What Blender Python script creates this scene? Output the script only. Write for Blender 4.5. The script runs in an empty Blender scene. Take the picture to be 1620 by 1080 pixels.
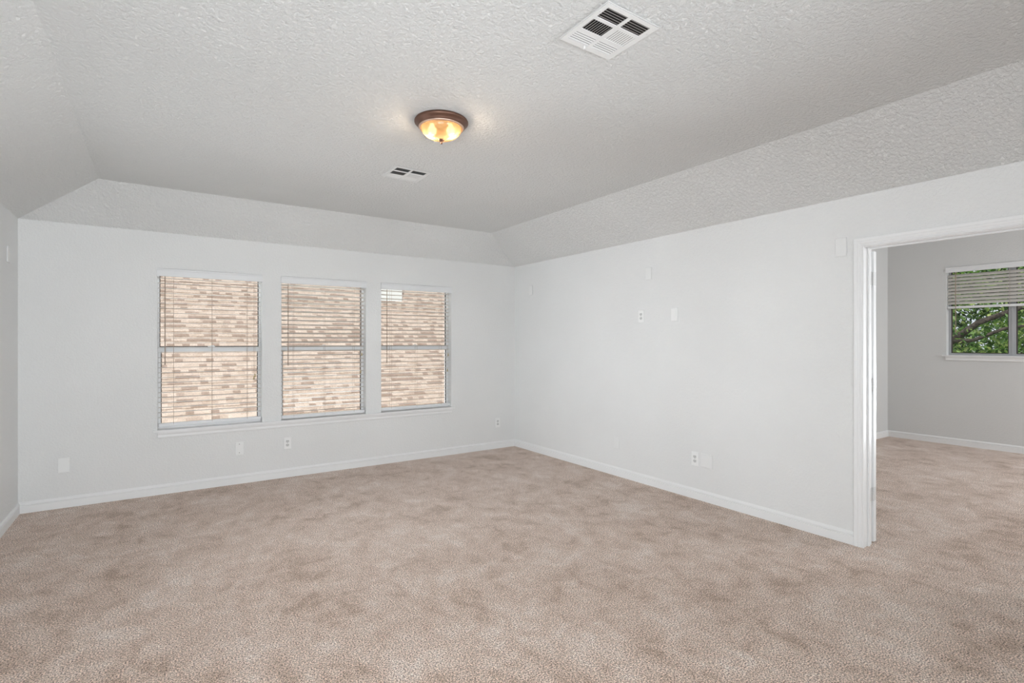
import bpy, bmesh, math, random
from math import sin, cos, pi, radians
from mathutils import Vector, Matrix

random.seed(7)
S = bpy.context.scene
COL = S.collection

# ------------------------------------------------------------------ camera
cam_d = bpy.data.cameras.new('camera')
cam_d.sensor_width = 36.0
cam_d.lens = 822.41 * 36.0 / 1620.0
cam_d.clip_start = 0.05
cam = bpy.data.objects.new('camera', cam_d)
COL.objects.link(cam)
cam.location = (0, 0, 1.40)
cam.rotation_euler = (radians(90), 0, -0.5979)
S.camera = cam

# ------------------------------------------------------------------ view, world, sun, added fill lamps
S.view_settings.view_transform = 'Standard'
S.view_settings.look = 'None'
S.view_settings.gamma = 1.0
S.view_settings.exposure = 0.07
S.view_settings.use_curve_mapping = False

world = bpy.data.worlds.new('sky')
S.world = world
world.use_nodes = True
wn = world.node_tree.nodes
wn['Background'].inputs[0].default_value = (0.86, 0.93, 1.0, 1)
wn['Background'].inputs[1].default_value = 0.9

sun_d = bpy.data.lights.new('sun', 'SUN')
sun_d.energy = 2.55
sun_d.angle = radians(1.0)
sun_d.color = (1.0, 0.95, 0.87)
sun = bpy.data.objects.new('sun', sun_d)
COL.objects.link(sun)
sun.rotation_euler = Vector((0.35, 0.62, -0.85)).to_track_quat('-Z', 'Y').to_euler()


def area(name, loc, aim, sx, sy, watts, color=(1, 1, 1), spread=180):
    d = bpy.data.lights.new(name, 'AREA')
    d.shape = 'RECTANGLE'
    d.size, d.size_y = sx, sy
    d.energy = watts
    d.color = color
    d.spread = radians(spread)
    o = bpy.data.objects.new(name, d)
    COL.objects.link(o)
    o.location = loc
    o.rotation_euler = (Vector(aim) - Vector(loc)).to_track_quat('-Z', 'Y').to_euler()
    return o


# added area lamps: unseen fill indoors and outside, plus stand-ins for roof bounce and sky
DAY = (0.88, 0.945, 1.0)
area('rear_fill', (-0.48, -2.10, 1.2), (1.9, 3.0, 1.2), 0.8, 1.7, 78, DAY)  # unseen lamp added behind the camera to fill the room
area('rear_right_fill', (2.27, -2.10, 1.3), (-0.6, 2.6, 2.2), 0.40, 1.9, 33, DAY, 80)  # another lamp added behind the camera, lifting the left ceiling slope
area('doorway_fill', (6.2, 0.55, 0.85), (-0.75, 2.75, 2.50), 0.7, 0.7, 6, DAY, 60)  # lamp added beyond the doorway, aimed through it at the left slope
area('camera_side_fill', (-0.7, 0.2, 1.3), (3.96, 4.3, 1.5), 0.8, 0.8, 20, DAY, 120)  # added fill lamp beside the camera, aimed at the right wall
area('left_wall_fill', (-0.93, 3.9, 1.3), (3.96, 4.5, 1.25), 0.9, 1.0, 10.5, DAY, 70)  # narrow lamp added on the blank left wall to brighten the right wall
area('left_wall_down_fill', (-0.93, 3.2, 1.9), (2.4, 4.4, 0.0), 0.9, 0.8, 8, DAY, 80)  # second lamp added on the left wall, brightening the carpet
area('left_wall_up_fill', (-0.93, 3.9, 1.0), (1.4, 3.6, 2.74), 0.9, 0.8, 8.5, DAY, 110)  # added upward lamp brightening the middle of the ceiling
area('roof_bounce', (1.5, 7.0, -0.55), (1.5, 5.2, 1.9), 3.4, 0.8, 150, DAY)
area('sky_over_windows', (1.5, 7.1, 3.4), (1.5, 5.0, 0.9), 3.6, 0.9, 110, DAY, 90)
area('side_yard_fill', (-2.3, 7.7, 1.3), (1.6, 5.0, 1.5), 2.6, 2.8, 70, DAY, 60)  # lamp added outside to whiten the window reveals
area('next_room_fill', (7.4, -2.05, 1.8), (7.3, 2.5, 0.4), 2.4, 1.8, 128, (0.92, 0.96, 1.0))  # unseen lamp added to brighten the next room


# ------------------------------------------------------------------ materials
def mat(name, color, rough=0.5, metal=0.0, spec=0.5):
    m = bpy.data.materials.new(name)
    m.use_nodes = True
    b = m.node_tree.nodes['Principled BSDF']
    b.inputs['Base Color'].default_value = (*color, 1)
    b.inputs['Roughness'].default_value = rough
    b.inputs['Metallic'].default_value = metal
    b.inputs['Specular IOR Level'].default_value = spec
    return m


def N(m, kind, **kw):
    n = m.node_tree.nodes.new(kind)
    for k, v in kw.items():
        setattr(n, k, v)
    return n


def L(m, a, b):
    m.node_tree.links.new(a, b)


def ramp(m, fac, stops):
    r = N(m, 'ShaderNodeValToRGB')
    els = r.color_ramp.elements
    while len(els) < len(stops):
        els.new(0.5)
    for e, (p, c) in zip(els, stops):
        e.position = p
        e.color = (*c, 1) if len(c) == 3 else c
    L(m, fac, r.inputs[0])
    return r.outputs[0]


def plaster(name, color, scale, strength, dist, lo=0.42, hi=0.62, detail=3.0, rough=0.55, warp=0.6):
    """sprayed texture: raised blobs with softened edges"""
    m = mat(name, color, 0.75, 0, 0.25)
    b = m.node_tree.nodes['Principled BSDF']
    tc = N(m, 'ShaderNodeTexCoord')
    n1 = N(m, 'ShaderNodeTexNoise')
    n1.inputs['Scale'].default_value = scale
    n1.inputs['Detail'].default_value = detail
    n1.inputs['Roughness'].default_value = rough
    n1.inputs['Distortion'].default_value = warp
    L(m, tc.outputs['Object'], n1.inputs['Vector'])
    r = ramp(m, n1.outputs['Fac'], [(lo, (0, 0, 0)), (hi, (1, 1, 1))])
    bp = N(m, 'ShaderNodeBump')
    bp.inputs['Strength'].default_value = strength
    bp.inputs['Distance'].default_value = dist
    L(m, r, bp.inputs['Height'])
    L(m, bp.outputs[0], b.inputs['Normal'])
    # faint unevenness of the paint
    n2 = N(m, 'ShaderNodeTexNoise')
    n2.inputs['Scale'].default_value = 1.3
    L(m, tc.outputs['Object'], n2.inputs['Vector'])
    c0 = tuple(c * 0.975 for c in color)
    L(m, ramp(m, n2.outputs['Fac'], [(0.35, c0), (0.65, color)]), b.inputs['Base Color'])
    return m


M = {}
M['wall'] = plaster('painted_wall', (0.80, 0.80, 0.79), 60, 0.40, 0.0035)
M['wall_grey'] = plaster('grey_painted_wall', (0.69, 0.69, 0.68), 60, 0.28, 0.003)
M['ceiling'] = plaster('textured_ceiling', (0.87, 0.87, 0.855), 46, 1.0, 0.0060, 0.40, 0.66, 6.0, 0.66, 0.15)
M['trim'] = mat('white_gloss_trim', (0.84, 0.84, 0.835), 0.32, 0, 0.5)
M['plastic'] = mat('white_plastic', (0.86, 0.86, 0.85), 0.35)
M['painted_plate'] = mat('wall_coloured_plate', (0.80, 0.80, 0.79), 0.55)
M['slat'] = mat('off_white_slat', (0.70, 0.665, 0.62), 0.45)
M['valance'] = mat('white_valance', (0.78, 0.785, 0.79), 0.4)
M['cord'] = mat('tan_cord', (0.42, 0.33, 0.27), 0.8)
M['wand'] = mat('tan_wand', (0.33, 0.25, 0.19), 0.35)
M['tassel'] = mat('wood_tassel', (0.50, 0.40, 0.22), 0.5)
M['gasket'] = mat('dark_bronze_gasket', (0.055, 0.040, 0.034), 0.5)
M['alu'] = mat('white_window_frame', (0.86, 0.86, 0.86), 0.45)
M['grey_alu'] = mat('grey_window_frame', (0.42, 0.43, 0.44), 0.45)
M['bronze'] = mat('brushed_bronze', (0.16, 0.085, 0.06), 0.42, 0.75)
M['highlight_bronze'] = mat('highlight_bronze', (0.62, 0.45, 0.36), 0.35, 0.7)  # bronze lightened to imitate the lip's highlight
M['dark'] = mat('duct_shade_black', (0.012, 0.011, 0.010), 0.9)
M['slot'] = mat('dark_slot', (0.05, 0.05, 0.05), 0.7)
M['receptacle'] = mat('receptacle_plastic', (0.66, 0.66, 0.65), 0.4)
M['screw'] = mat('dark_screw', (0.06, 0.055, 0.05), 0.4, 0.6)
M['nickel'] = mat('painted_hinge', (0.70, 0.70, 0.69), 0.4, 0.2)
M['vent'] = mat('white_enamel', (0.80, 0.80, 0.79), 0.4)
M['siding'] = mat('white_siding', (0.85, 0.85, 0.84), 0.6)
M['brickwall'] = mat('pale_render', (0.55, 0.48, 0.40), 0.8)


def carpet():
    m = mat('carpet', (0.4, 0.3, 0.25), 0.95, 0, 0.05)
    b = m.node_tree.nodes['Principled BSDF']
    tc = N(m, 'ShaderNodeTexCoord')

    def noise(scale, detail, rough=0.5, dist=0.0, sx=1, sy=1):
        mp = N(m, 'ShaderNodeMapping')
        mp.inputs['Scale'].default_value = (sx, sy, 1)
        L(m, tc.outputs['Object'], mp.inputs['Vector'])
        n = N(m, 'ShaderNodeTexNoise')
        n.inputs['Scale'].default_value = scale
        n.inputs['Detail'].default_value = detail
        n.inputs['Roughness'].default_value = rough
        n.inputs['Distortion'].default_value = dist
        L(m, mp.outputs[0], n.inputs['Vector'])
        return n.outputs['Fac']
    # brushed pile: lighter and darker strokes left by feet and the vacuum cleaner
    p1 = noise(2.2, 5, 0.60, 0.4)
    p2 = noise(7.5, 8, 0.78, 0.5, 1.0, 0.8)
    ad = N(m, 'ShaderNodeMath', operation='MULTIPLY_ADD')
    L(m, p2, ad.inputs[0])
    ad.inputs[1].default_value = 0.62
    sc_ = N(m, 'ShaderNodeMath', operation='MULTIPLY')
    L(m, p1, sc_.inputs[0])
    sc_.inputs[1].default_value = 0.38
    L(m, sc_.outputs[0], ad.inputs[2])
    patch = ramp(m, ad.outputs[0], [(0.395, (0.46, 0.33, 0.245)), (0.465, (0.61, 0.465, 0.375)), (0.53, (0.675, 0.535, 0.445)), (0.61, (0.765, 0.645, 0.565))])
    # the tufts
    tuft = noise(150, 2.5, 0.65)
    grain = ramp(m, tuft, [(0.37, (0.20, 0.17, 0.15)), (0.50, (0.95, 0.95, 0.95)), (0.62, (1.78, 1.80, 1.85))])
    mx = N(m, 'ShaderNodeMix', data_type='RGBA', blend_type='MULTIPLY')
    mx.inputs[0].default_value = 1.0
    L(m, patch, mx.inputs[6])
    L(m, grain, mx.inputs[7])
    L(m, mx.outputs[2], b.inputs['Base Color'])
    bp = N(m, 'ShaderNodeBump')
    bp.inputs['Strength'].default_value = 0.8
    bp.inputs['Distance'].default_value = 0.008
    L(m, tuft, bp.inputs['Height'])
    L(m, bp.outputs[0], b.inputs['Normal'])
    b.inputs['Sheen Weight'].default_value = 0.25
    b.inputs['Sheen Roughness'].default_value = 0.6
    return m


M['carpet'] = carpet()


def glass(name, refl=0.05):
    m = bpy.data.materials.new(name)
    m.use_nodes = True
    nt = m.node_tree
    nt.nodes.remove(nt.nodes['Principled BSDF'])
    out = nt.nodes['Material Output']
    t = N(m, 'ShaderNodeBsdfTransparent')
    t.inputs[0].default_value = (0.95, 0.96, 0.955, 1)
    g = N(m, 'ShaderNodeBsdfGlossy')
    g.inputs['Roughness'].default_value = 0.01
    f = N(m, 'ShaderNodeFresnel')
    f.inputs['IOR'].default_value = 1.32
    mx = N(m, 'ShaderNodeMixShader')
    L(m, f.outputs[0], mx.inputs[0])
    L(m, t.outputs[0], mx.inputs[1])
    L(m, g.outputs[0], mx.inputs[2])
    L(m, mx.outputs[0], out.inputs[0])
    return m


M['glass'] = glass('window_glass')


def bowl_glass():
    m = bpy.data.materials.new('amber_alabaster_glass')
    m.use_nodes = True
    nt = m.node_tree
    nt.nodes.remove(nt.nodes['Principled BSDF'])
    out = nt.nodes['Material Output']
    tc = N(m, 'ShaderNodeTexCoord')
    n = N(m, 'ShaderNodeTexNoise')
    n.inputs['Scale'].default_value = 9
    n.inputs['Detail'].default_value = 4
    n.inputs['Distortion'].default_value = 1.5
    L(m, tc.outputs['Object'], n.inputs['Vector'])
    col = ramp(m, n.outputs['Fac'], [(0.3, (0.25, 0.18, 0.095)), (0.7, (0.30, 0.24, 0.16))])
    tl = N(m, 'ShaderNodeBsdfTranslucent')
    L(m, col, tl.inputs[0])
    df = N(m, 'ShaderNodeBsdfDiffuse')
    L(m, col, df.inputs[0])
    a = N(m, 'ShaderNodeMixShader')
    a.inputs[0].default_value = 0.35
    L(m, tl.outputs[0], a.inputs[1])
    L(m, df.outputs[0], a.inputs[2])
    tr = N(m, 'ShaderNodeBsdfTransparent')
    tr.inputs[0].default_value = (1.0, 0.86, 0.66, 1)
    c = N(m, 'ShaderNodeMixShader')
    c.inputs[0].default_value = 0.30
    L(m, a.outputs[0], c.inputs[1])
    L(m, tr.outputs[0], c.inputs[2])
    gl = N(m, 'ShaderNodeBsdfGlossy')
    gl.inputs['Roughness'].default_value = 0.15
    d = N(m, 'ShaderNodeMixShader')
    d.inputs[0].default_value = 0.05
    L(m, c.outputs[0], d.inputs[1])
    L(m, gl.outputs[0], d.inputs[2])
    L(m, d.outputs[0], out.inputs[0])
    return m


M['bowl'] = bowl_glass()


def emitter(name, color, strength):
    m = bpy.data.materials.new(name)
    m.use_nodes = True
    b = m.node_tree.nodes['Principled BSDF']
    b.inputs['Base Color'].default_value = (0.9, 0.9, 0.9, 1)
    b.inputs['Emission Color'].default_value = (*color, 1)
    b.inputs['Emission Strength'].default_value = strength
    return m


M['bulb'] = emitter('lit_bulb', (1.0, 0.86, 0.66), 14.0)


ROW = 0.143                              # exposed height of one shingle course


def shingles():
    m = mat('asphalt_shingle', (0.4, 0.3, 0.25), 0.9, 0, 0.1)
    b = m.node_tree.nodes['Principled BSDF']
    tc = N(m, 'ShaderNodeTexCoord')
    br = N(m, 'ShaderNodeTexBrick')
    br.offset = 0.37
    br.offset_frequency = 3
    br.squash = 1.0
    br.inputs['Color1'].default_value = (0.0, 0.0, 0.0, 1)
    br.inputs['Color2'].default_value = (1, 1, 1, 1)
    br.inputs['Scale'].default_value = 1.0
    br.inputs['Mortar Size'].default_value = 0.0
    br.inputs['Brick Width'].default_value = 0.115
    br.inputs['Row Height'].default_value = ROW / 2
    L(m, tc.outputs['Object'], br.inputs['Vector'])
    light = ramp(m, br.outputs['Color'], [(0.0, (0.50, 0.385, 0.315)), (0.5, (0.575, 0.455, 0.385)), (1.0, (0.65, 0.53, 0.46))])
    tabs = ramp(m, br.outputs['Color'], [(0.0, (0.34, 0.25, 0.20)), (0.36, (0.40, 0.30, 0.25)), (0.42, (0.56, 0.44, 0.365)), (1.0, (0.66, 0.535, 0.46))])
    sp = N(m, 'ShaderNodeSeparateXYZ')
    L(m, tc.outputs['Object'], sp.inputs[0])
    dv = N(m, 'ShaderNodeMath', operation='DIVIDE')
    L(m, sp.outputs[1], dv.inputs[0])
    dv.inputs[1].default_value = ROW
    fr = N(m, 'ShaderNodeMath', operation='FRACT')
    L(m, dv.outputs[0], fr.inputs[0])
    lt = N(m, 'ShaderNodeMath', operation='LESS_THAN')
    L(m, fr.outputs[0], lt.inputs[0])
    lt.inputs[1].default_value = 0.5
    cm = N(m, 'ShaderNodeMix', data_type='RGBA')
    L(m, lt.outputs[0], cm.inputs[0])
    L(m, light, cm.inputs[6])
    L(m, tabs, cm.inputs[7])
    c1 = cm.outputs[2]
    n = N(m, 'ShaderNodeTexNoise')
    n.inputs['Scale'].default_value = 45
    n.inputs['Detail'].default_value = 4
    L(m, tc.outputs['Object'], n.inputs['Vector'])
    g = ramp(m, n.outputs['Fac'], [(0.3, (0.78, 0.78, 0.78)), (0.7, (1.15, 1.15, 1.15))])
    mx = N(m, 'ShaderNodeMix', data_type='RGBA', blend_type='MULTIPLY')
    mx.inputs[0].default_value = 1.0
    L(m, c1, mx.inputs[6])
    L(m, g, mx.inputs[7])
    L(m, mx.outputs[2], b.inputs['Base Color'])
    return m


M['shingle'] = shingles()


def leafmat(name, dark, mid, light):
    m = bpy.data.materials.new(name)
    m.use_nodes = True
    nt = m.node_tree
    nt.nodes.remove(nt.nodes['Principled BSDF'])
    out = nt.nodes['Material Output']
    geo = N(m, 'ShaderNodeNewGeometry')
    col = ramp(m, geo.outputs['Random Per Island'], [(0.0, dark), (0.55, mid), (1.0, light)])
    df = N(m, 'ShaderNodeBsdfDiffuse')
    tl = N(m, 'ShaderNodeBsdfTranslucent')
    L(m, col, df.inputs[0])
    L(m, col, tl.inputs[0])
    a = N(m, 'ShaderNodeMixShader')
    a.inputs[0].default_value = 0.4
    L(m, df.outputs[0], a.inputs[1])
    L(m, tl.outputs[0], a.inputs[2])
    g = N(m, 'ShaderNodeBsdfGlossy')
    g.inputs['Roughness'].default_value = 0.4
    d = N(m, 'ShaderNodeMixShader')
    d.inputs[0].default_value = 0.07
    L(m, a.outputs[0], d.inputs[1])
    L(m, g.outputs[0], d.inputs[2])
    L(m, d.outputs[0], out.inputs[0])
    return m


M['leaf'] = leafmat('oak_leaf', (0.03, 0.09, 0.02), (0.20, 0.40, 0.07), (0.72, 0.82, 0.30))
M['leaf_far'] = leafmat('far_leaf', (0.02, 0.06, 0.02), (0.14, 0.30, 0.07), (0.50, 0.64, 0.22))


def barkmat():
    m = mat('bark', (0.12, 0.095, 0.08), 0.9)
    b = m.node_tree.nodes['Principled BSDF']
    tc = N(m, 'ShaderNodeTexCoord')
    n = N(m, 'ShaderNodeTexNoise')
    n.inputs['Scale'].default_value = 22
    n.inputs['Detail'].default_value = 5
    L(m, tc.outputs['Object'], n.inputs['Vector'])
    L(m, ramp(m, n.outputs['Fac'], [(0.3, (0.03, 0.025, 0.022)), (0.7, (0.17, 0.135, 0.115))]), b.inputs['Base Color'])
    return m


M['bark'] = barkmat()


def lawnmat():
    m = mat('lawn', (0.1, 0.16, 0.04), 0.95)
    b = m.node_tree.nodes['Principled BSDF']
    tc = N(m, 'ShaderNodeTexCoord')
    n = N(m, 'ShaderNodeTexNoise')
    n.inputs['Scale'].default_value = 3
    n.inputs['Detail'].default_value = 6
    L(m, tc.outputs['Object'], n.inputs['Vector'])
    L(m, ramp(m, n.outputs['Fac'], [(0.3, (0.06, 0.11, 0.025)), (0.7, (0.16, 0.21, 0.06))]), b.inputs['Base Color'])
    return m


M['lawn'] = lawnmat()


# ------------------------------------------------------------------ mesh helpers
def box(bm, x0, x1, y0, y1, z0, z1, mtx=None):
    vs = [Vector((x, y, z)) for x in (x0, x1) for y in (y0, y1) for z in (z0, z1)]
    if mtx is not None:
        vs = [mtx @ v for v in vs]
    v = [bm.verts.new(c) for c in vs]
    for f in ((0, 1, 3, 2), (4, 6, 7, 5), (0, 4, 5, 1), (2, 3, 7, 6), (0, 2, 6, 4), (1, 5, 7, 3)):
        bm.faces.new([v[i] for i in f])


def prism(bm, prof, fn0, fn1):
    """loft one closed profile between two placings"""
    a = [bm.verts.new(fn0(*p)) for p in prof]
    b = [bm.verts.new(fn1(*p)) for p in prof]
    n = len(prof)
    for i in range(n):
        bm.faces.new((a[i], a[(i + 1) % n], b[(i + 1) % n], b[i]))
    bm.faces.new(a[::-1])
    bm.faces.new(b)


def sweep(bm, prof, stations):
    """stations: list of functions (u, v) -> point; closed profile, capped ends"""
    rings = [[bm.verts.new(f(*p)) for p in prof] for f in stations]
    n = len(prof)
    for a, b in zip(rings, rings[1:]):
        for i in range(n):
            bm.faces.new((a[i], a[(i + 1) % n], b[(i + 1) % n], b[i]))
    bm.faces.new(rings[0][::-1])
    bm.faces.new(rings[-1])


def lathe(bm, prof, seg=48, centre=(0, 0, 0)):
    cx, cy, cz = centre
    rings = []
    for r, z in prof:
        if r < 1e-6:
            rings.append([bm.verts.new((cx, cy, cz + z))])
        else:
            rings.append([bm.verts.new((cx + r * cos(2 * pi * k / seg), cy + r * sin(2 * pi * k / seg), cz + z)) for k in range(seg)])
    for a, b in zip(rings, rings[1:]):
        for k in range(seg):
            k2 = (k + 1) % seg
            if len(a) == 1 and len(b) == 1:
                continue
            if len(a) == 1:
                bm.faces.new((a[0], b[k2], b[k]))
            elif len(b) == 1:
                bm.faces.new((a[k], a[k2], b[0]))
            else:
                bm.faces.new((a[k], a[k2], b[k2], b[k]))


def tube(bm, pts, radii, seg=8):
    pts = [Vector(p) for p in pts]
    if not isinstance(radii, (list, tuple)):
        radii = [radii] * len(pts)
    rings = []
    ref = Vector((0.31, 0.17, 0.93)).normalized()
    for i, p in enumerate(pts):
        d = (pts[min(i + 1, len(pts) - 1)] - pts[max(i - 1, 0)]).normalized()
        a = d.cross(ref)
        if a.length < 1e-3:
            a = d.cross(Vector((1, 0, 0)))
        a.normalize()
        b = d.cross(a)
        rings.append([bm.verts.new(p + (a * cos(2 * pi * k / seg) + b * sin(2 * pi * k / seg)) * radii[i]) for k in range(seg)])
    for a, b in zip(rings, rings[1:]):
        for k in range(seg):
            k2 = (k + 1) % seg
            bm.faces.new((a[k], a[k2], b[k2], b[k]))
    bm.faces.new(rings[0][::-1])
    bm.faces.new(rings[-1])


def obj(name, bm, material, parent=None, smooth=False, bevel=0.0):
    bmesh.ops.recalc_face_normals(bm, faces=bm.faces[:])
    me = bpy.data.meshes.new(name)
    bm.to_mesh(me)
    bm.free()
    me.materials.append(material)
    if smooth:
        for p in me.polygons:
            p.use_smooth = True
    o = bpy.data.objects.new(name, me)
    COL.objects.link(o)
    if parent is not None:
        o.parent = parent
    if bevel:
        md = o.modifiers.new('bevel', 'BEVEL')
        md.width = bevel
        md.segments = 2
        md.limit_method = 'ANGLE'
    return o


def thing(name, label, cat, loc=(0, 0, 0), rotz=0.0, group=None):
    o = bpy.data.objects.new(name, None)
    COL.objects.link(o)
    o.empty_display_size = 0.05
    o.location = loc
    o.rotation_euler = (0, 0, rotz)
    o['label'] = label
    o['category'] = cat
    if group:
        o['group'] = group
    return o


def struct(o, label=None, cat=None):
    o['kind'] = 'structure'
    if label:
        o['label'] = label
    if cat:
        o['category'] = cat
    return o


def NB():
    return bmesh.new()


# ------------------------------------------------------------------ room dimensions (metres)
D, R, LW = 5.748, 3.960, -0.940          # back wall, right wall, left wall
H1, H2 = 2.399, 2.740                    # wall height, flat ceiling height
DC, RC, LC = 5.455, 3.404, -0.407        # edges of the flat ceiling
YR = -2.20                               # rear wall behind the camera
WT = 0.12                                # partition thickness
NX, NY, NH = 8.918, 3.226, 3.20          # next room: far wall, back wall, ceiling
DL, DR, DT = 1.590, 0.640, 2.060         # rough doorway: left, right, head

WIN = [(-0.004, 0.868), (1.048, 1.930), (2.107, 3.005)]
WZ0, WZ1 = 0.590, 2.072
WY = 0.155                               # depth of the outside wall

# ------------------------------------------------------------------ shell
bm = NB()
box(bm, LW - 0.15, NX + 0.15, YR - 0.15, D + WY, -0.06, 0.0)
struct(obj('floor', bm, M['carpet']), 'beige cut pile carpet running through both rooms', 'carpet')

bm = NB()
xs = [LW - 0.15] + [v for w in WIN for v in w] + [R + WT]
for i in range(0, len(xs), 2):
    box(bm, xs[i], xs[i + 1], D, D + WY, 0, 2.62)
for a, b in WIN:
    box(bm, a, b, D, D + WY, 0, WZ0 - 0.02)
    box(bm, a, b, D, D + WY, WZ1, 2.62)
bmesh.ops.remove_doubles(bm, verts=bm.verts[:], dist=1e-5)
struct(obj('wall_back', bm, M['wall']), 'off white textured wall with three windows', 'wall')

bm = NB()
box(bm, LW - 0.15, LW, YR - 0.15, D, 0, 2.62)
struct(obj('wall_left', bm, M['wall']), 'narrow strip of off white wall at the left edge', 'wall')

bm = NB()
box(bm, R, R + WT, DL, D, 0, 3.25)
box(bm, R, R + WT, DR, DL, DT, 3.25)
box(bm, R, R + WT, YR, DR, 0, 3.25)
bmesh.ops.remove_doubles(bm, verts=bm.verts[:], dist=1e-5)
struct(obj('wall_right', bm, M['wall']), 'long off white textured wall with the open doorway', 'wall')

bm = NB()
box(bm, LW - 0.15, NX + 0.15, YR - 0.15, YR, 0, 3.3)
struct(obj('wall_rear', bm, M['wall']), 'off white wall behind the viewpoint', 'wall')

bm = NB()
YF = YR + 0.29
v = {k: bm.verts.new(p) for k, p in dict(
    a=(LW, D, H1), b=(R, D, H1), c=(R, YR, H1), d=(LW, YR, H1),
    e=(LC, DC, H2), f=(RC, DC, H2), g=(RC, YF, H2), h=(LC, YF, H2)).items()}
for q in ('efgh', 'abfe', 'bcgf', 'cdhg', 'daeh'):
    bm.faces.new([v[k] for k in q])
ce = obj('ceiling', bm, M['ceiling'])
md = ce.modifiers.new('thickness', 'SOLIDIFY')
md.thickness = 0.04
md.offset = 1.0
struct(ce, 'off white tray ceiling with sloped sides and a sprayed texture', 'ceiling')

# next room
bm = NB()
box(bm, R + WT, NX + 0.15, NY, NY + 0.12, 0, NH + 0.05)
struct(obj('wall_next_back', bm, M['wall_grey']), 'pale grey wall of the next room beside the opened door', 'wall')
NWY0, NWY1, NWZ0, NWZ1 = 1.262, 2.535, 1.215, 2.41
bm = NB()
box(bm, NX, NX + WY, NWY1, NY, 0, NH + 0.05)
box(bm, NX, NX + WY, YR, NWY0, 0, NH + 0.05)
box(bm, NX, NX + WY, NWY0, NWY1, 0, NWZ0 - 0.02)
box(bm, NX, NX + WY, NWY0, NWY1, NWZ1, NH + 0.05)
bmesh.ops.remove_doubles(bm, verts=bm.verts[:], dist=1e-5)
struct(obj('wall_next_far', bm, M['wall_grey']), 'pale grey far wall of the next room with a window', 'wall')
bm = NB()
box(bm, R + WT, NX + 0.15, YR, NY + 0.12, NH, NH + 0.06)
struct(obj('ceiling_next', bm, M['ceiling']), 'ceiling of the next room', 'ceiling')

# ------------------------------------------------------------------ baseboards
BP = [(0, 0), (0.013, 0), (0.013, 0.058), (0.0075, 0.061), (0.0075, 0.064), (0.0125, 0.068), (0.0115, 0.078), (0.008, 0.085), (0.0045, 0.091), (0, 0.092)]


def baseboard(name, p0, p1, nrm, label, m0=0, m1=0):
    """m0/m1: mitre direction at either end"""
    p0, p1, nrm = Vector(p0), Vector(p1), Vector(nrm)
    d = (p1 - p0).normalized()
    b = NB()
    prism(b, BP, lambda t, z: p0 + nrm * t + d * (t * m0) + Vector((0, 0, z)),
          lambda t, z: p1 + nrm * t + d * (t * m1) + Vector((0, 0, z)))
    struct(obj(name, b, M['trim']), label, 'baseboard')


baseboard('baseboard_back', (LW, D, 0), (R, D, 0), (0, -1, 0), 'white moulded baseboard under the three windows', 1, -1)
baseboard('baseboard_right', (R, D, 0), (R, 1.6295, 0), (-1, 0, 0), 'white moulded baseboard along the long right wall', 1, 0)
baseboard('baseboard_left', (LW, YR, 0), (LW, D, 0), (1, 0, 0), 'short piece of white baseboard at the left edge', 0, -1)
baseboard('baseboard_next_back', (R + WT, NY, 0), (NX, NY, 0), (0, -1, 0), 'white baseboard of the next room beside the opened door', 0, -1)
baseboard('baseboard_next_far', (NX, NY, 0), (NX, YR, 0), (-1, 0, 0), 'white baseboard along the far wall of the next room', 1, 0)

# ------------------------------------------------------------------ doorway: casing, jamb, opened door
CP = [(0, 0), (0, 0.011), (0.004, 0.0135), (0.012, 0.0105), (0.018, 0.0105), (0.023, 0.015), (0.032, 0.017), (0.040, 0.015), (0.045, 0.0165), (0.056, 0.018), (0.060, 0.016), (0.060, 0)]
YL_, YR_, ZT_ = 1.569, 0.661, 2.043     # inner line of the casing


def casing(name, x, out, label, set_back=0.0):
    b = NB()
    yl, yr, zt = YL_ + set_back, YR_ - set_back, ZT_ + set_back
    st = [lambda u, t: Vector((x + out * t, yl + u, 0)),
          lambda u, t: Vector((x + out * t, yl + u, zt + u)),
          lambda u, t: Vector((x + out * t, yr - u, zt + u)),
          lambda u, t: Vector((x + out * t, yr - u, 0))]
    sweep(b, CP, st)
    struct(obj(name, b, M['trim']), label, 'door casing')


casing('trim_1', R, -1, 'white moulded casing around the open doorway')
casing('trim_2', R + WT, 1, 'white casing on the far side of the doorway', 0.016)
bm = NB()
box(bm, R + 0.0005, R + WT - 0.0005, 1.572, DL, 0, DT)
box(bm, R + 0.0005, R + WT - 0.0005, DR, 0.658, 0, DT)
box(bm, R + 0.0005, R + WT - 0.0005, 0.658, 1.572, 2.040, DT)
box(bm, R + 0.055, R + 0.075, 1.561, 1.572, 0, 2.040)     # door stop
box(bm, R + 0.055, R + 0.075, 0.658, 0.669, 0, 2.040)
box(bm, R + 0.055, R + 0.075, 0.669, 1.561, 2.029, 2.040)
struct(obj('trim_3', bm, M['trim'], bevel=0.001), 'white jamb lining the open doorway', 'door jamb')

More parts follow.
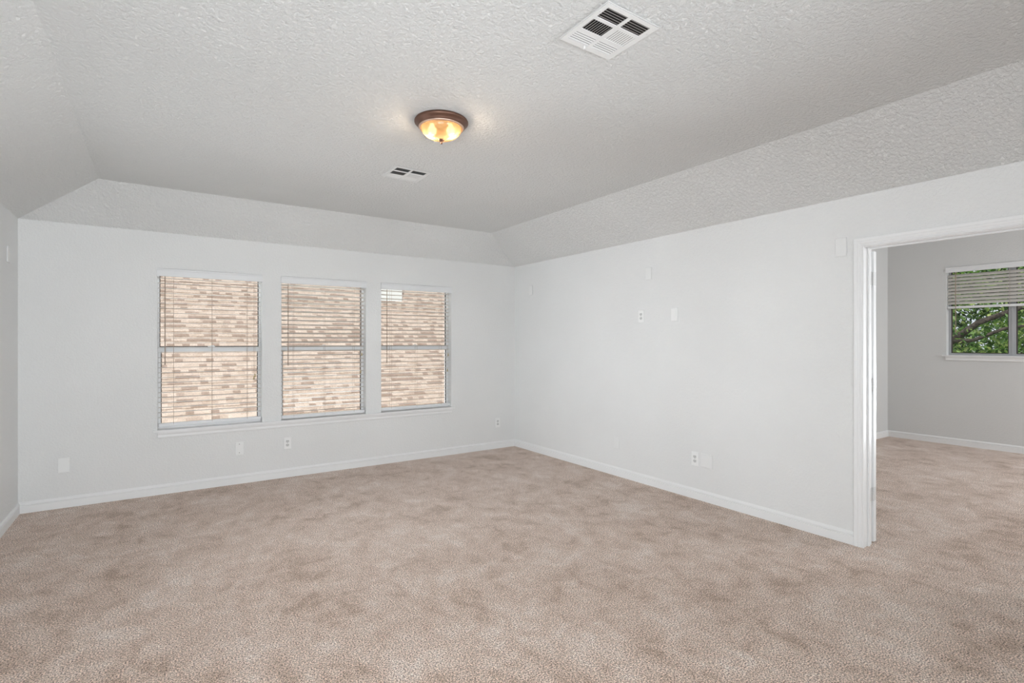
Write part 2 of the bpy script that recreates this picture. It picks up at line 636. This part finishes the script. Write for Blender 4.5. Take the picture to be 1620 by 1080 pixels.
bm = NB()
DX0, DX1, DY0, DY1 = 4.104, 4.139, 1.567, 2.455
px = [(DY0, DY0 + 0.11), (DY0 + 0.39, DY1 - 0.39), (DY1 - 0.11, DY1)]
zz = [(0.012, 0.22), (0.80, 0.93), (1.52, 1.64), (1.90, 2.025)]
for a, b_ in px:
    box(bm, DX0, DX1, a, b_, 0.012, 2.025)
for a, b_ in zz:
    box(bm, DX0, DX1, DY0 + 0.11, DY0 + 0.39, a, b_)
    box(bm, DX0, DX1, DY1 - 0.39, DY1 - 0.11, a, b_)
for (z0, z1) in ((0.22, 0.80), (0.93, 1.52), (1.64, 1.90)):
    for (a, b_) in ((DY0 + 0.11, DY0 + 0.39), (DY1 - 0.39, DY1 - 0.11)):
        box(bm, DX0 + 0.009, DX1 - 0.009, a, b_, z0, z1)
        box(bm, DX0 + 0.003, DX1 - 0.003, a + 0.035, b_ - 0.035, z0 + 0.035, z1 - 0.035)
bmesh.ops.remove_doubles(bm, verts=bm.verts[:], dist=1e-5)
door = struct(obj('door_1', bm, M['trim']), 'white panelled door folded back against the wall of the next room', 'door')
for hz in (1.835, 1.10, 0.345):
    b = NB()
    for k in range(5):
        z0 = hz - 0.046 + k * 0.0186
        lathe(b, [(0, z0), (0.0058, z0), (0.0062, z0 + 0.001), (0.0062, z0 + 0.0165), (0.0058, z0 + 0.0175), (0, z0 + 0.0175)], 12, (4.0905, 1.5655, 0))
    box(b, 4.094, DX0 + 0.03, DY0 - 0.0016, DY0 + 0.0006, hz - 0.046, hz + 0.046)
    box(b, R + 0.08, 4.087, 1.5705, 1.5726, hz - 0.046, hz + 0.046)
    obj('hinge', b, M['nickel'], door)
b = NB()
lathe(b, [(0, 0), (0.032, 0), (0.032, 0.006), (0.012, 0.010), (0.011, 0.035), (0.024, 0.045), (0.028, 0.058), (0.022, 0.068), (0, 0.071)], 24)
kn = obj('door_knob', b, M['nickel'], door, smooth=True)
kn.rotation_euler = (0, radians(90), 0)
kn.location = (DX1, DY1 - 0.06, 0.96)

# ------------------------------------------------------------------ window sill of the back wall (one stool and apron for the three windows)
bm = NB()
box(bm, -0.036, 3.040, D - 0.034, D, 0.572, 0.590)
for a, b_ in WIN:
    box(bm, a, b_, D, D + 0.085, 0.572, 0.590)
AP = [(0, 0.516), (0.009, 0.516), (0.013, 0.522), (0.013, 0.538), (0.010, 0.542), (0.013, 0.548), (0.018, 0.560), (0.018, 0.572), (0, 0.572)]
prism(bm, AP, lambda t, z: Vector((-0.004, D - t, z)), lambda t, z: Vector((3.008, D - t, z)))
struct(obj('trim_4', bm, M['trim'], bevel=0.003), 'long white sill and apron below the three windows', 'window sill')

bm = NB()
box(bm, NX - 0.034, NX, NWY0 - 0.04, NWY1 + 0.04, 1.198, 1.215)
box(bm, NX, NX + 0.085, NWY0, NWY1, 1.198, 1.215)
prism(bm, [(t, z + 0.626) for t, z in AP], lambda t, z: Vector((NX - t, NWY0 - 0.005, z)), lambda t, z: Vector((NX - t, NWY1 + 0.005, z)))
struct(obj('trim_5', bm, M['trim'], bevel=0.003), 'white sill below the window of the next room', 'window sill')


# ------------------------------------------------------------------ windows
def ring(b, x0, x1, z0, z1, w, y0, y1, f):
    for q in ((x0, x0 + w, z0, z1), (x1 - w, x1, z0, z1), (x0 + w, x1 - w, z0, z0 + w), (x0 + w, x1 - w, z1 - w, z1)):
        box(b, q[0], q[1], y0, y1, q[2], q[3], f)


def single_hung(n, x0, x1, label):
    I = Matrix.Identity(4)
    Y0 = D + 0.088
    z0, z1, zm0, zm1 = WZ0, WZ1, 1.312, 1.348
    b = NB()
    ring(b, x0, x1, z0, z1, 0.016, Y0, D + WY, I)
    w = struct(obj('window_%d' % n, b, M['alu']), label, 'window')
    b = NB()
    box(b, x0 + 0.016, x1 - 0.016, Y0 + 0.002, Y0 + 0.05, zm0, zm1)
    box(b, x0 + 0.016, x1 - 0.016, Y0 - 0.004, Y0 + 0.002, zm1 - 0.012, zm1)
    obj('meeting_rail', b, M['alu'], w)
    b = NB()
    ring(b, x0 + 0.016, x1 - 0.016, zm1, z1 - 0.016, 0.007, Y0 + 0.034, Y0 + 0.05, I)
    obj('glazing_gasket', b, M['gasket'], w)
    b = NB()
    ring(b, x0 + 0.016, x1 - 0.016, z0 + 0.016, zm0, 0.010, Y0 + 0.006, Y0 + 0.03, I)
    sash = obj('lower_sash', b, M['alu'], w)
    b = NB()
    ring(b, x0 + 0.026, x1 - 0.026, z0 + 0.026, zm0 - 0.0015, 0.007, Y0 + 0.010, Y0 + 0.026, I)
    obj('glazing_gasket', b, M['gasket'], sash)
    b = NB()
    box(b, x0 + 0.030, x1 - 0.030, Y0 + 0.016, Y0 + 0.020, z0 + 0.030, zm0 - 0.006)
    obj('pane', b, M['glass'], sash)
    b = NB()
    box(b, x0 + 0.020, x1 - 0.020, Y0 + 0.040, Y0 + 0.044, zm1 + 0.004, z1 - 0.020)
    obj('pane', b, M['glass'], w)
    b = NB()
    xm = (x0 + x1) / 2
    box(b, xm - 0.03, xm + 0.03, Y0 + 0.004, Y0 + 0.026, zm1, zm1 + 0.008)
    box(b, xm - 0.008, xm + 0.022, Y0 + 0.002, Y0 + 0.014, zm1 + 0.008, zm1 + 0.016)
    obj('sash_lock', b, M['nickel'], w)


for n, (a, b_) in enumerate(WIN):
    single_hung(n + 1, a, b_, ['left of the three single hung windows in the back wall',
                               'middle of the three single hung windows in the back wall',
                               'right of the three single hung windows in the back wall'][n])

# slider of the next room: built along +x facing -y, then turned to face the room
F = Matrix.Translation((NX, NWY1, 0)) @ Matrix.Rotation(radians(-90), 4, 'Z')
WL = NWY1 - NWY0
b = NB()
ring(b, 0, WL, NWZ0, NWZ1, 0.026, 0.088, WY, F)
w4 = struct(obj('window_4', b, M['grey_alu']), 'sliding window of the next room with a tree outside', 'window')
b = NB()
box(b, 0.612, 0.682, 0.094, 0.14, NWZ0 + 0.026, NWZ1 - 0.026, F)
box(b, 0.640, 0.654, 0.088, 0.094, NWZ0 + 0.026, NWZ1 - 0.026, F)
obj('mullion', b, M['grey_alu'], w4)
for (a, c) in ((0.026, 0.612), (0.682, WL - 0.026)):
    b = NB()
    ring(b, a, c, NWZ0 + 0.026, NWZ1 - 0.026, 0.010, 0.104, 0.124, F)
    s_ = obj('sash', b, M['gasket'], w4)
    b = NB()
    box(b, a + 0.008, c - 0.008, 0.112, 0.116, NWZ0 + 0.034, NWZ1 - 0.034, F)
    obj('pane', b, M['glass'], s_)


# ------------------------------------------------------------------ blinds
def slat(b, w, z, tilt, y):
    """a slightly crowned slat; tilt > 0 lifts the room side"""
    half, th = 0.025, 0.0026
    top, bot = [], []
    for k in range(7):
        u = -half + 2 * half * k / 6
        c = 0.0022 * (1 - (u / half) ** 2)
        for lst, dz in ((top, th / 2), (bot, -th / 2)):
            yy, zz_ = u, c + dz
            lst.append((y + yy * cos(tilt) + zz_ * sin(tilt), z - yy * sin(tilt) + zz_ * cos(tilt)))
    prism(b, top + bot[::-1], lambda p, q: Vector((0.006, p, q)), lambda p, q: Vector((w - 0.006, p, q)))


def blind(name, label, loc, rotz, w, zt, zslat, zb, pitch, tilt, wand_x, wand_z, ladders, cord_x, tassels):
    """local frame: x along the window from its left end, y into the wall, z above the floor"""
    t = thing('window_blind', label, 'blind', loc, rotz, 'white slatted blinds in the windows')
    yc = 0.045
    b = NB()
    VP = [(-0.010, zt - 0.074), (-0.013, zt - 0.070), (-0.013, zt - 0.022), (-0.016, zt - 0.014), (-0.016, zt - 0.004), (-0.010, zt - 0.003), (-0.002, zt - 0.003), (-0.002, zt - 0.074)]
    prism(b, VP, lambda y, z: Vector((-0.004, y, z)), lambda y, z: Vector((w + 0.004, y, z)))
    box(b, 0.004, w - 0.004, 0.016, 0.070, zt - 0.045, zt - 0.003)
    obj('headrail', b, M['valance'], t)
    b = NB()
    z = zslat
    while z > zb + 0.035:
        slat(b, w, z, tilt, yc)
        z -= pitch
    obj('slat_panel', b, M['slat'], t, smooth=False)
    b = NB()
    box(b, 0.006, w - 0.006, yc - 0.026, yc + 0.026, zb - 0.006, zb + 0.014)
    box(b, 0.010, w - 0.010, yc - 0.027, yc - 0.020, zb - 0.016, zb + 0.016)
    obj('bottom_rail', b, M['valance'], t, bevel=0.003)
    for lx in ladders:
        b = NB()
        for yy in (yc - 0.0275, yc + 0.0275):
            tube(b, [(lx, yy, zt - 0.05), (lx, yy, zb)], 0.0012, 6)
        obj('ladder_cord', b, M['cord'], t)
    b = NB()
    yw = yc - 0.040
    tube(b, [(wand_x, yw, zt - 0.045), (wand_x, yw, zt - 0.10), (wand_x, yw, wand_z + 0.04), (wand_x, yw, wand_z + 0.035), (wand_x, yw, wand_z)], [0.0028, 0.0040, 0.0040, 0.0055, 0.0050], 6)
    obj('tilt_wand', b, M['wand'], t)
    for (tz, dx) in tassels:
        b = NB()
        tube(b, [(cord_x + dx, yw, zt - 0.045), (cord_x + dx, yw, tz + 0.03)], 0.0011, 6)
        c = obj('lift_cord', b, M['cord'], t)
        b = NB()
        lathe(b, [(0, 0.034), (0.003, 0.034), (0.005, 0.028), (0.0075, 0.006), (0.0065, 0.0), (0, 0.0)], 12, (cord_x + dx, yw, tz))
        obj('tassel', b, M['tassel'], c, smooth=True)
    return t


blind('window_blind', 'white blind with level slats and thin brown cords over the left back window', (WIN[0][0], D, 0), 0, 0.872, WZ1, 1.985, 0.630, 0.0460, radians(0.5), 0.058, 1.185, (0.125, 0.437, 0.742), 0.797, ((1.02, 0.0), (1.045, 0.010)))
blind('window_blind', 'white blind with clearly tilted slats over the middle back window', (WIN[1][0], D, 0), 0, 0.882, WZ1, 1.985, 0.618, 0.0455, radians(13), 0.066, 1.150, (0.125, 0.440, 0.755), 0.824, ((1.05, 0.0), (1.24, 0.012)))
blind('window_blind', 'white blind with slightly tilted slats over the right back window nearest the corner', (WIN[2][0], D, 0), 0, 0.898, WZ1, 1.985, 0.622, 0.0455, radians(7), 0.070, 1.150, (0.130, 0.449, 0.768), 0.845, ((1.03, 0.0), (1.22, 0.012)))
blind('window_blind', 'half raised white blind over the window of the next room', (NX, NWY1, 0), radians(-90), WL, NWZ1, 2.290, 1.862, 0.0460, radians(-50), 0.10, 1.520, (0.09, 0.636, 1.18), 1.20, ((1.50, 0.0),))


# ------------------------------------------------------------------ wall plates
PLATE_OFF = 0.003                        # the plates stand a little proud of the sprayed texture


def plate_body(w=0.072, h=0.124, t=0.0065):
    b = NB()
    prof = [(-w / 2, 0), (-w / 2, 0.003), (-w / 2 + 0.004, t), (w / 2 - 0.004, t), (w / 2, 0.003), (w / 2, 0)]
    vs = []
    for (dx, dy) in ((0.0015, 0.0048), (0, 0.0050), (0, 0.0064), (0.004, t + PLATE_OFF)):
        vs.append([b.verts.new(((w / 2 - dx) * sx, -dy, (h / 2 - dx) * sz)) for sx, sz in ((-1, -1), (1, -1), (1, 1), (-1, 1))])
    b.faces.new(vs[0])
    for p, q in zip(vs, vs[1:]):
        for i in range(4):
            b.faces.new((p[i], p[(i + 1) % 4], q[(i + 1) % 4], q[i]))
    b.faces.new(vs[-1])
    box(b, -w / 2 + 0.006, w / 2 - 0.006, -0.0050, 0, -h / 2 + 0.006, h / 2 - 0.006)
    return b


def disc(b, x, z, r, y0, y1, seg=12):
    p = [(x + r * cos(2 * pi * k / seg), z + r * sin(2 * pi * k / seg)) for k in range(seg)]
    prism(b, p, lambda u, q: Vector((u, y0, q)), lambda u, q: Vector((u, y1, q)))


def screw(t, x, z, m, r=0.0035):
    b = NB()
    disc(b, x, z, r, -0.0064, -0.0078)
    obj('screw', b, m, t).location.y = -PLATE_OFF


ROT = {'back': 0.0, 'right': radians(-90), 'left': radians(90)}


def place(side, u, z):
    return {'back': (u, D, z), 'right': (R, u, z), 'left': (LW, u, z)}[side]


def outlet(label, side, u, z, group=None):
    t = thing('wall_outlet', label, 'outlet', place(side, u, z), ROT[side], group)
    obj('cover_plate', plate_body(), M['plastic'], t)
    for s in (1, -1):
        b = NB()
        zc = s * 0.0195
        p = [(0.0165 * cos(2 * pi * k / 24), max(-0.0125, min(0.0125, 0.0165 * sin(2 * pi * k / 24)))) for k in range(24)]
        prism(b, p, lambda x, q: Vector((x, -0.0060, zc + q)), lambda x, q: Vector((x, -0.0085, zc + q)))
        rc = obj('receptacle', b, M['receptacle'], t)
        rc.location.y = -PLATE_OFF
        b = NB()
        box(b, -0.0085, -0.0055, -0.0090, -0.0084, zc - 0.001, zc + 0.0085)
        box(b, 0.0055, 0.0085, -0.0090, -0.0084, zc - 0.001, zc + 0.0085)
        disc(b, 0, zc - 0.0075, 0.0028, -0.0084, -0.0090, 10)
        obj('slot', b, M['slot'], rc)
    screw(t, 0, 0, M['screw'], 0.0022)
    return t


def blank(label, side, u, z, m, w=0.072, h=0.124, screws=(), sm=None):
    t = thing('blank_plate', label, 'wall plate', place(side, u, z), ROT[side])
    obj('cover_plate', plate_body(w, h), m, t)
    for (x, q) in screws:
        screw(t, x, q, sm or m)
    return t


blank('white blank plate low on the back wall near the left corner', 'back', -0.656, 0.358, M['plastic'], 0.076, 0.124, ((0, 0.042), (0, -0.042)))
blank('white plate with two dark screws below the left window', 'back', 0.662, 0.348, M['plastic'], 0.072, 0.130, ((0, 0.042), (0, -0.042)), M['screw'])
outlet('white outlet below the sill between the left and middle windows', 'back', 1.105, 0.351)
outlet('white outlet low on the back wall close to the right corner', 'back', 3.682, 0.337)
outlet('white outlet at eye height on the right wall', 'right', 3.534, 1.648)
t = thing('wall_switch', 'white rocker switch plate at eye height on the right wall', 'switch', place('right', 3.134, 1.649), ROT['right'])
obj('cover_plate', plate_body(), M['plastic'], t)
b = NB()
box(b, -0.0165, 0.0165, -0.0085, -0.0060, -0.0335, 0.0335)
obj('rocker', b, M['plastic'], t, bevel=0.001).location.y = -PLATE_OFF
screw(t, 0, 0.048, M['plastic'])
screw(t, 0, -0.048, M['plastic'])
blank('wall coloured blank plate above the two white plates on the right wall', 'right', 3.441, 2.062, M['painted_plate'])
blank('wall coloured blank plate low on the right wall, left of the outlet', 'right', 3.865, 0.347, M['painted_plate'])
outlet('white outlet low on the right wall beside a double blank plate', 'right', 2.909, 0.356)
blank('double width blank plate with four screws beside the low right wall outlet', 'right', 2.790, 0.357, M['painted_plate'], 0.114, 0.120, ((-0.023, 0.042), (0.023, 0.042), (-0.023, -0.042), (0.023, -0.042)))
blank('wall coloured blank plate high beside the doorway casing', 'right', 1.713, 2.060, M['painted_plate'], 0.074, 0.130)
blank('wall coloured blank plate high on the right wall near the back corner', 'right', 5.375, 2.055, M['painted_plate'])
blank('wall coloured blank plate high on the left wall', 'left', 5.391, 2.058, M['painted_plate'])

# ------------------------------------------------------------------ ceiling light
LX, LY = 1.425, 2.855
lamp = thing('ceiling_light', 'round bronze flush mount ceiling light with a lit amber glass bowl', 'ceiling light', (LX, LY, H2))
b = NB()
lathe(b, [(0, 0), (0.158, 0), (0.162, -0.006), (0.162, -0.014), (0.156, -0.020), (0.150, -0.025), (0.144, -0.033), (0.142, -0.038), (0.134, -0.043), (0.128, -0.045), (0.124, -0.042), (0.124, -0.010), (0, -0.010)], 72)
obj('canopy', b, M['bronze'], lamp, smooth=True)
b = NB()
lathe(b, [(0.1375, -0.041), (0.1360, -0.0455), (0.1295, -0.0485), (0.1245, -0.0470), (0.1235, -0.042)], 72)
obj('highlight_ring', b, M['highlight_bronze'], lamp, smooth=True)  # paler ring added to paint the highlight around the glass
b = NB()
bowl = []
for k in range(15):
    a = k / 14 * radians(90)
    bowl.append((0.1225 * cos(a) ** 0.85 if k < 14 else 0.006, -0.042 - 0.070 * sin(a)))
inner = [(max(r - 0.004, 0.006), z + 0.004) for r, z in bowl[::-1]]
lathe(b, bowl + inner, 64)
obj('glass_bowl', b, M['bowl'], lamp, smooth=True)
b = NB()
lathe(b, [(0, -0.109), (0.006, -0.109), (0.018, -0.1125), (0.019, -0.116), (0.012, -0.122), (0.006, -0.126), (0.0055, -0.131), (0.007, -0.134), (0.006, -0.139), (0, -0.141)], 24)
obj('finial', b, M['bronze'], lamp, smooth=True)
b = NB()
tube(b, [(0, 0, -0.010), (0, 0, -0.110)], 0.0045, 8)
obj('stem', b, M['bronze'], lamp)
for s in (-1, 1):
    bx, by = s * 0.056 * 0.8265, -s * 0.056 * 0.563
    b = NB()
    lathe(b, [(0, -0.018), (0.013, -0.018), (0.014, -0.034), (0.023, -0.046), (0.026, -0.060), (0.023, -0.074), (0.014, -0.084), (0, -0.088)], 24, (bx, by, 0))
    obj('bulb', b, M['bulb'], lamp, smooth=True)
    d = bpy.data.lights.new('bulb_light', 'POINT')
    d.energy = 8.0
    d.color = (1.0, 0.85, 0.67)
    d.shadow_soft_size = 0.02
    o = bpy.data.objects.new('bulb_light', d)
    COL.objects.link(o)
    o.parent = lamp
    o.location = (bx * 1.15, by * 1.15, -0.092)


# ------------------------------------------------------------------ ceiling vents
def louvers(x0, x1, y0, y1, along, lean, n, cover, z0, z1):
    """n angled blades over a rectangle; along = axis the blades run; lean = side their lower edge points to"""
    b = NB()
    a0, a1 = (y0, y1) if along == 'x' else (x0, x1)
    p = (a1 - a0) / n
    for k in range(n):
        c = a0 + p * (k + 0.5)
        lo, hi = c + lean * cover * p / 2, c - lean * cover * p / 2
        q = [(lo, z0), (lo + 0.0008, z0 + 0.0004), (hi + 0.0008, z1 + 0.0004), (hi, z1)]
        if along == 'x':
            prism(b, q, lambda u, z: Vector((x0, u, z)), lambda u, z: Vector((x1, u, z)))
        else:
            prism(b, q, lambda u, z: Vector((u, y0, z)), lambda u, z: Vector((u, y1, z)))
    return b


def make_vent(label, loc):
    t = thing('ceiling_vent', label, 'vent', loc, 0, 'square supply vents in the ceiling')
    W = 0.153
    xa, xb, xc, xd = -0.124, -0.009, 0.009, 0.124
    rows = [(-0.124, -0.056), (-0.038, 0.038), (0.056, 0.124)]
    b = NB()
    # face plate with six openings, bevelled rim
    zf = -0.0070
    def slab(x0, x1, y0, y1):
        box(b, x0, x1, y0, y1, zf, zf + 0.003)
    slab(-W + 0.008, W - 0.004, -W + 0.008, rows[0][0])
    slab(-W + 0.008, W - 0.004, rows[2][1], W - 0.004)
    for i in (0, 1):
        slab(-W + 0.008, W - 0.004, rows[i][1], rows[i + 1][0])
    for (r0, r1) in rows:
        slab(-W + 0.008, xa, r0, r1)
        slab(xb, xc, r0, r1)
        slab(xd, W - 0.004, r0, r1)
    box(b, -W, -W + 0.004, -W, W, zf, zf + 0.0015)              # folded lip standing just off the ceiling
    box(b, W - 0.004, W, -W, W, zf, zf + 0.0015)
    box(b, -W + 0.004, W - 0.004, -W, -W + 0.004, zf, zf + 0.0015)
    box(b, -W + 0.004, W - 0.004, W - 0.004, W, zf, zf + 0.0015)
    for sx in (-1, 1):                                          # duct collar
        box(b, sx * 0.132 - 0.001, sx * 0.132 + 0.001, -0.133, 0.133, zf + 0.001, -0.0003)
        box(b, -0.131, 0.131, sx * 0.132 - 0.001, sx * 0.132 + 0.001, zf + 0.001, -0.0003)
    obj('face_frame', b, M['vent'], t)
    b = NB()
    box(b, -0.128, 0.128, -0.128, 0.128, -0.0020, -0.0008)
    obj('duct_shade', b, M['dark'], t)  # near-black sheet standing in for the shade inside the duct
    spec = [(xa, xb, rows[0], 'x', -1, 5), (xc, xd, rows[0], 'x', -1, 5),
            (xa, xb, rows[1], 'y', -1, 9), (xc, xd, rows[1], 'y', 1, 9),
            (xa, xb, rows[2], 'x', 1, 5), (xc, xd, rows[2], 'x', 1, 5)]
    for k, (x0, x1, (r0, r1), al, ln, n) in enumerate(spec):
        # the blades throwing away from the windows stand steeper, the others lie flatter
        cov, zt = (0.60, -0.0016) if k < 3 else (0.62, -0.0046)
        obj('louver_panel', louvers(x0, x1, r0, r1, al, ln, n, cov, -0.0064, zt), M['vent'], t)
    b = NB()
    box(b, -0.022, -0.018, 0.130, 0.139, -0.020, -0.006)
    obj('damper_lever', b, M['vent'], t)
    for s in (-1, 1):
        b = NB()
        lathe(b, [(0, -0.0068), (0.0035, -0.0068), (0.003, -0.0085), (0, -0.009)], 12, (s * 0.139, -0.090, 0))
        obj('screw', b, M['nickel'], t)
    return t


make_vent('square white vent in the ceiling at the top edge, nearer one', (1.612, 1.624, H2))
make_vent('square white vent in the ceiling beyond the ceiling light, farther one', (1.640, 3.915, H2))

# ------------------------------------------------------------------ outside: house next door
SL = math.atan(0.78)
house = thing('house', 'neighbouring house whose tan shingled roof fills the three windows', 'house', (3.0, 13.9, -3.0))
b = NB()
ncourse, ex = 42, ROW
for k in range(ncourse):
    s0, s1 = k * ex, (k + 1) * ex + 0.02
    prism(b, [(s0, 0.016), (s0, 0.006), (s1, -0.006), (s1, 0.004)], lambda s, h: Vector((-11, s, h)), lambda s, h: Vector((12, s, h)))
roof = obj('roof_slope', b, M['shingle'], house)
EY, EZ = 7.95, 1.4 + 0.78 * (7.95 - 11.0)
roof.location = (0.0, EY - 13.9, EZ + 3.0)
roof.rotation_euler = (SL, 0, 0)
ridge_y = EY + ncourse * ex * cos(SL)
ridge_z = EZ + ncourse * ex * sin(SL)
b = NB()
prism(b, [(EY + 0.1, EZ - 0.03), (EY + 0.1, EZ - 0.12), (ridge_y + 5.2, EZ - 0.12), (ridge_y + 5.2, EZ - 0.03), (ridge_y, ridge_z - 0.05)],
      lambda y, z: Vector((-11, y - 13.9, z + 3.0)), lambda y, z: Vector((12, y - 13.9, z + 3.0)))
obj('roof_deck', b, M['brickwall'], house)
b = NB()
box(b, -10.6, 11.6, EY + 0.45 - 13.9, ridge_y + 4.8 - 13.9, 0, EZ + 2.87)
obj('house_wall', b, M['brickwall'], house)
b = NB()
prism(b, [(-0.16, -0.10), (0.0, 0.03), (0.16, -0.10), (0.0, 0.0)], lambda y, z: Vector((-11, ridge_y + y - 13.9, ridge_z + z + 3.0)), lambda y, z: Vector((12, ridge_y + y - 13.9, ridge_z + z + 3.0)))
obj('ridge_cap', b, M['shingle'], house)
b = NB()
cx0, cx1, cyf = 4.38 - 3, 5.03 - 3, 12.25 - 13.9
box(b, cx0, cx1, cyf, cyf + 0.7, 5.0, 6.75)
box(b, cx0 - 0.04, cx1 + 0.04, cyf - 0.04, cyf + 0.74, 6.75, 6.83)
ch = obj('chimney', b, M['siding'], house)
ch['label'] = 'white boxed chimney'

# ------------------------------------------------------------------ outside: trees and lawn
bm = NB()
box(bm, -30, 45, -25, 45, -3.12, -3.0)
struct(obj('ground', bm, M['lawn']), 'lawn outside below the windows', 'lawn')


def leaves(b, blobs, n, size, rnd):
    for _ in range(n):
        (c, r) = blobs[rnd.randrange(len(blobs))]
        while True:
            p = Vector((rnd.uniform(-1, 1), rnd.uniform(-1, 1), rnd.uniform(-1, 1)))
            if p.length < 1:
                break
        q = Vector(c) + Vector((p.x * r[0], p.y * r[1], p.z * r[2]))
        s = size * rnd.uniform(0.6, 1.3)
        a = Vector((rnd.uniform(-1, 1), rnd.uniform(-1, 1), rnd.uniform(-1, 0.6))).normalized()
        u = a.cross(Vector((rnd.uniform(-1, 1), rnd.uniform(-1, 1), 1))).normalized()
        nrm = a.cross(u)
        pts = [q - a * s, q - a * s * 0.1 + u * s * 0.45 + nrm * s * 0.1, q + a * s, q - a * s * 0.1 - u * s * 0.45 + nrm * s * 0.1]
        v_ = [b.verts.new(x) for x in pts]
        b.faces.new((v_[0], v_[1], v_[2]))
        b.faces.new((v_[0], v_[2], v_[3]))


def tree(label, loc, trunk, limbs, blobs, n, size, lm, seed):
    rnd = random.Random(seed)
    t = thing('tree', label, 'tree', loc, 0, 'trees outside the next room')
    b = NB()
    tube(b, *trunk, seg=12)
    obj('trunk', b, M['bark'], t, smooth=True)
    for pts, rad in limbs:
        b = NB()
        tube(b, pts, rad, seg=10)
        obj('branch', b, M['bark'], t, smooth=True)
    b = NB()
    leaves(b, blobs, n, size, rnd)
    obj('foliage', b, lm, t)


# local z = 0 at the lawn (3 m below the floor)
tree('oak with thick dark branches close outside the next room window', (12.6, 4.3, -3.0),
     ([(0, 0, 0), (0.05, -0.05, 1.5), (0.0, -0.2, 3.0), (-0.05, -0.45, 4.2), (0.1, -0.3, 5.5)], [0.26, 0.20, 0.17, 0.15, 0.09]),
     [([(-0.05, -0.40, 4.15), (-0.2, -0.85, 4.40), (-0.2, -1.25, 4.75), (-0.1, -1.8, 5.0), (0, -2.6, 5.05)], [0.11, 0.065, 0.05, 0.042, 0.02]),
      ([(-0.2, -0.85, 4.40), (-0.3, -1.2, 4.42), (-0.3, -1.6, 4.62), (-0.2, -2.3, 4.75)], [0.055, 0.035, 0.028, 0.012]),
      ([(0.0, -0.35, 5.0), (-0.5, -0.9, 5.35), (-0.6, -1.6, 5.25)], [0.06, 0.03, 0.015]),
      ([(0.05, -0.3, 5.3), (0.5, 0.8, 6.0), (0.7, 1.6, 6.3)], [0.08, 0.05, 0.02])],
     [((0.1, -1.2, 4.0), (0.8, 1.3, 0.8)), ((0.4, -2.4, 4.6), (0.9, 1.3, 1.0)), ((0.3, -0.6, 5.8), (1.2, 1.8, 0.9)), ((0.6, 0.8, 5.4), (1.3, 1.2, 1.2)), ((0.5, -3.6, 5.2), (1.1, 1.0, 1.0)), ((0.5, -1.6, 3.2), (1.0, 1.6, 0.7))],
     15000, 0.055, M['leaf'], 3)
tree('dense leafy tree standing farther back outside the next room window', (18.5, 4.6, -3.0),
     ([(0, 0, 0), (0.1, 0.0, 2.0), (0, -0.2, 4.0)], [0.3, 0.24, 0.15]),
     [([(0.05, -0.1, 3.2), (-0.4, -1.4, 4.6), (-0.6, -2.4, 5.3)], [0.12, 0.07, 0.03])],
     [((0, 0, 5.0), (2.2, 2.6, 2.2)), ((0.3, -2.6, 4.4), (2.0, 2.2, 2.2)), ((0.2, 2.2, 4.2), (2.0, 2.0, 2.0)), ((0.4, -1.2, 3.0), (2.0, 3.2, 1.4)), ((0.2, -0.6, 6.6), (2.0, 2.6, 1.5))],
     26000, 0.105, M['leaf_far'], 5)
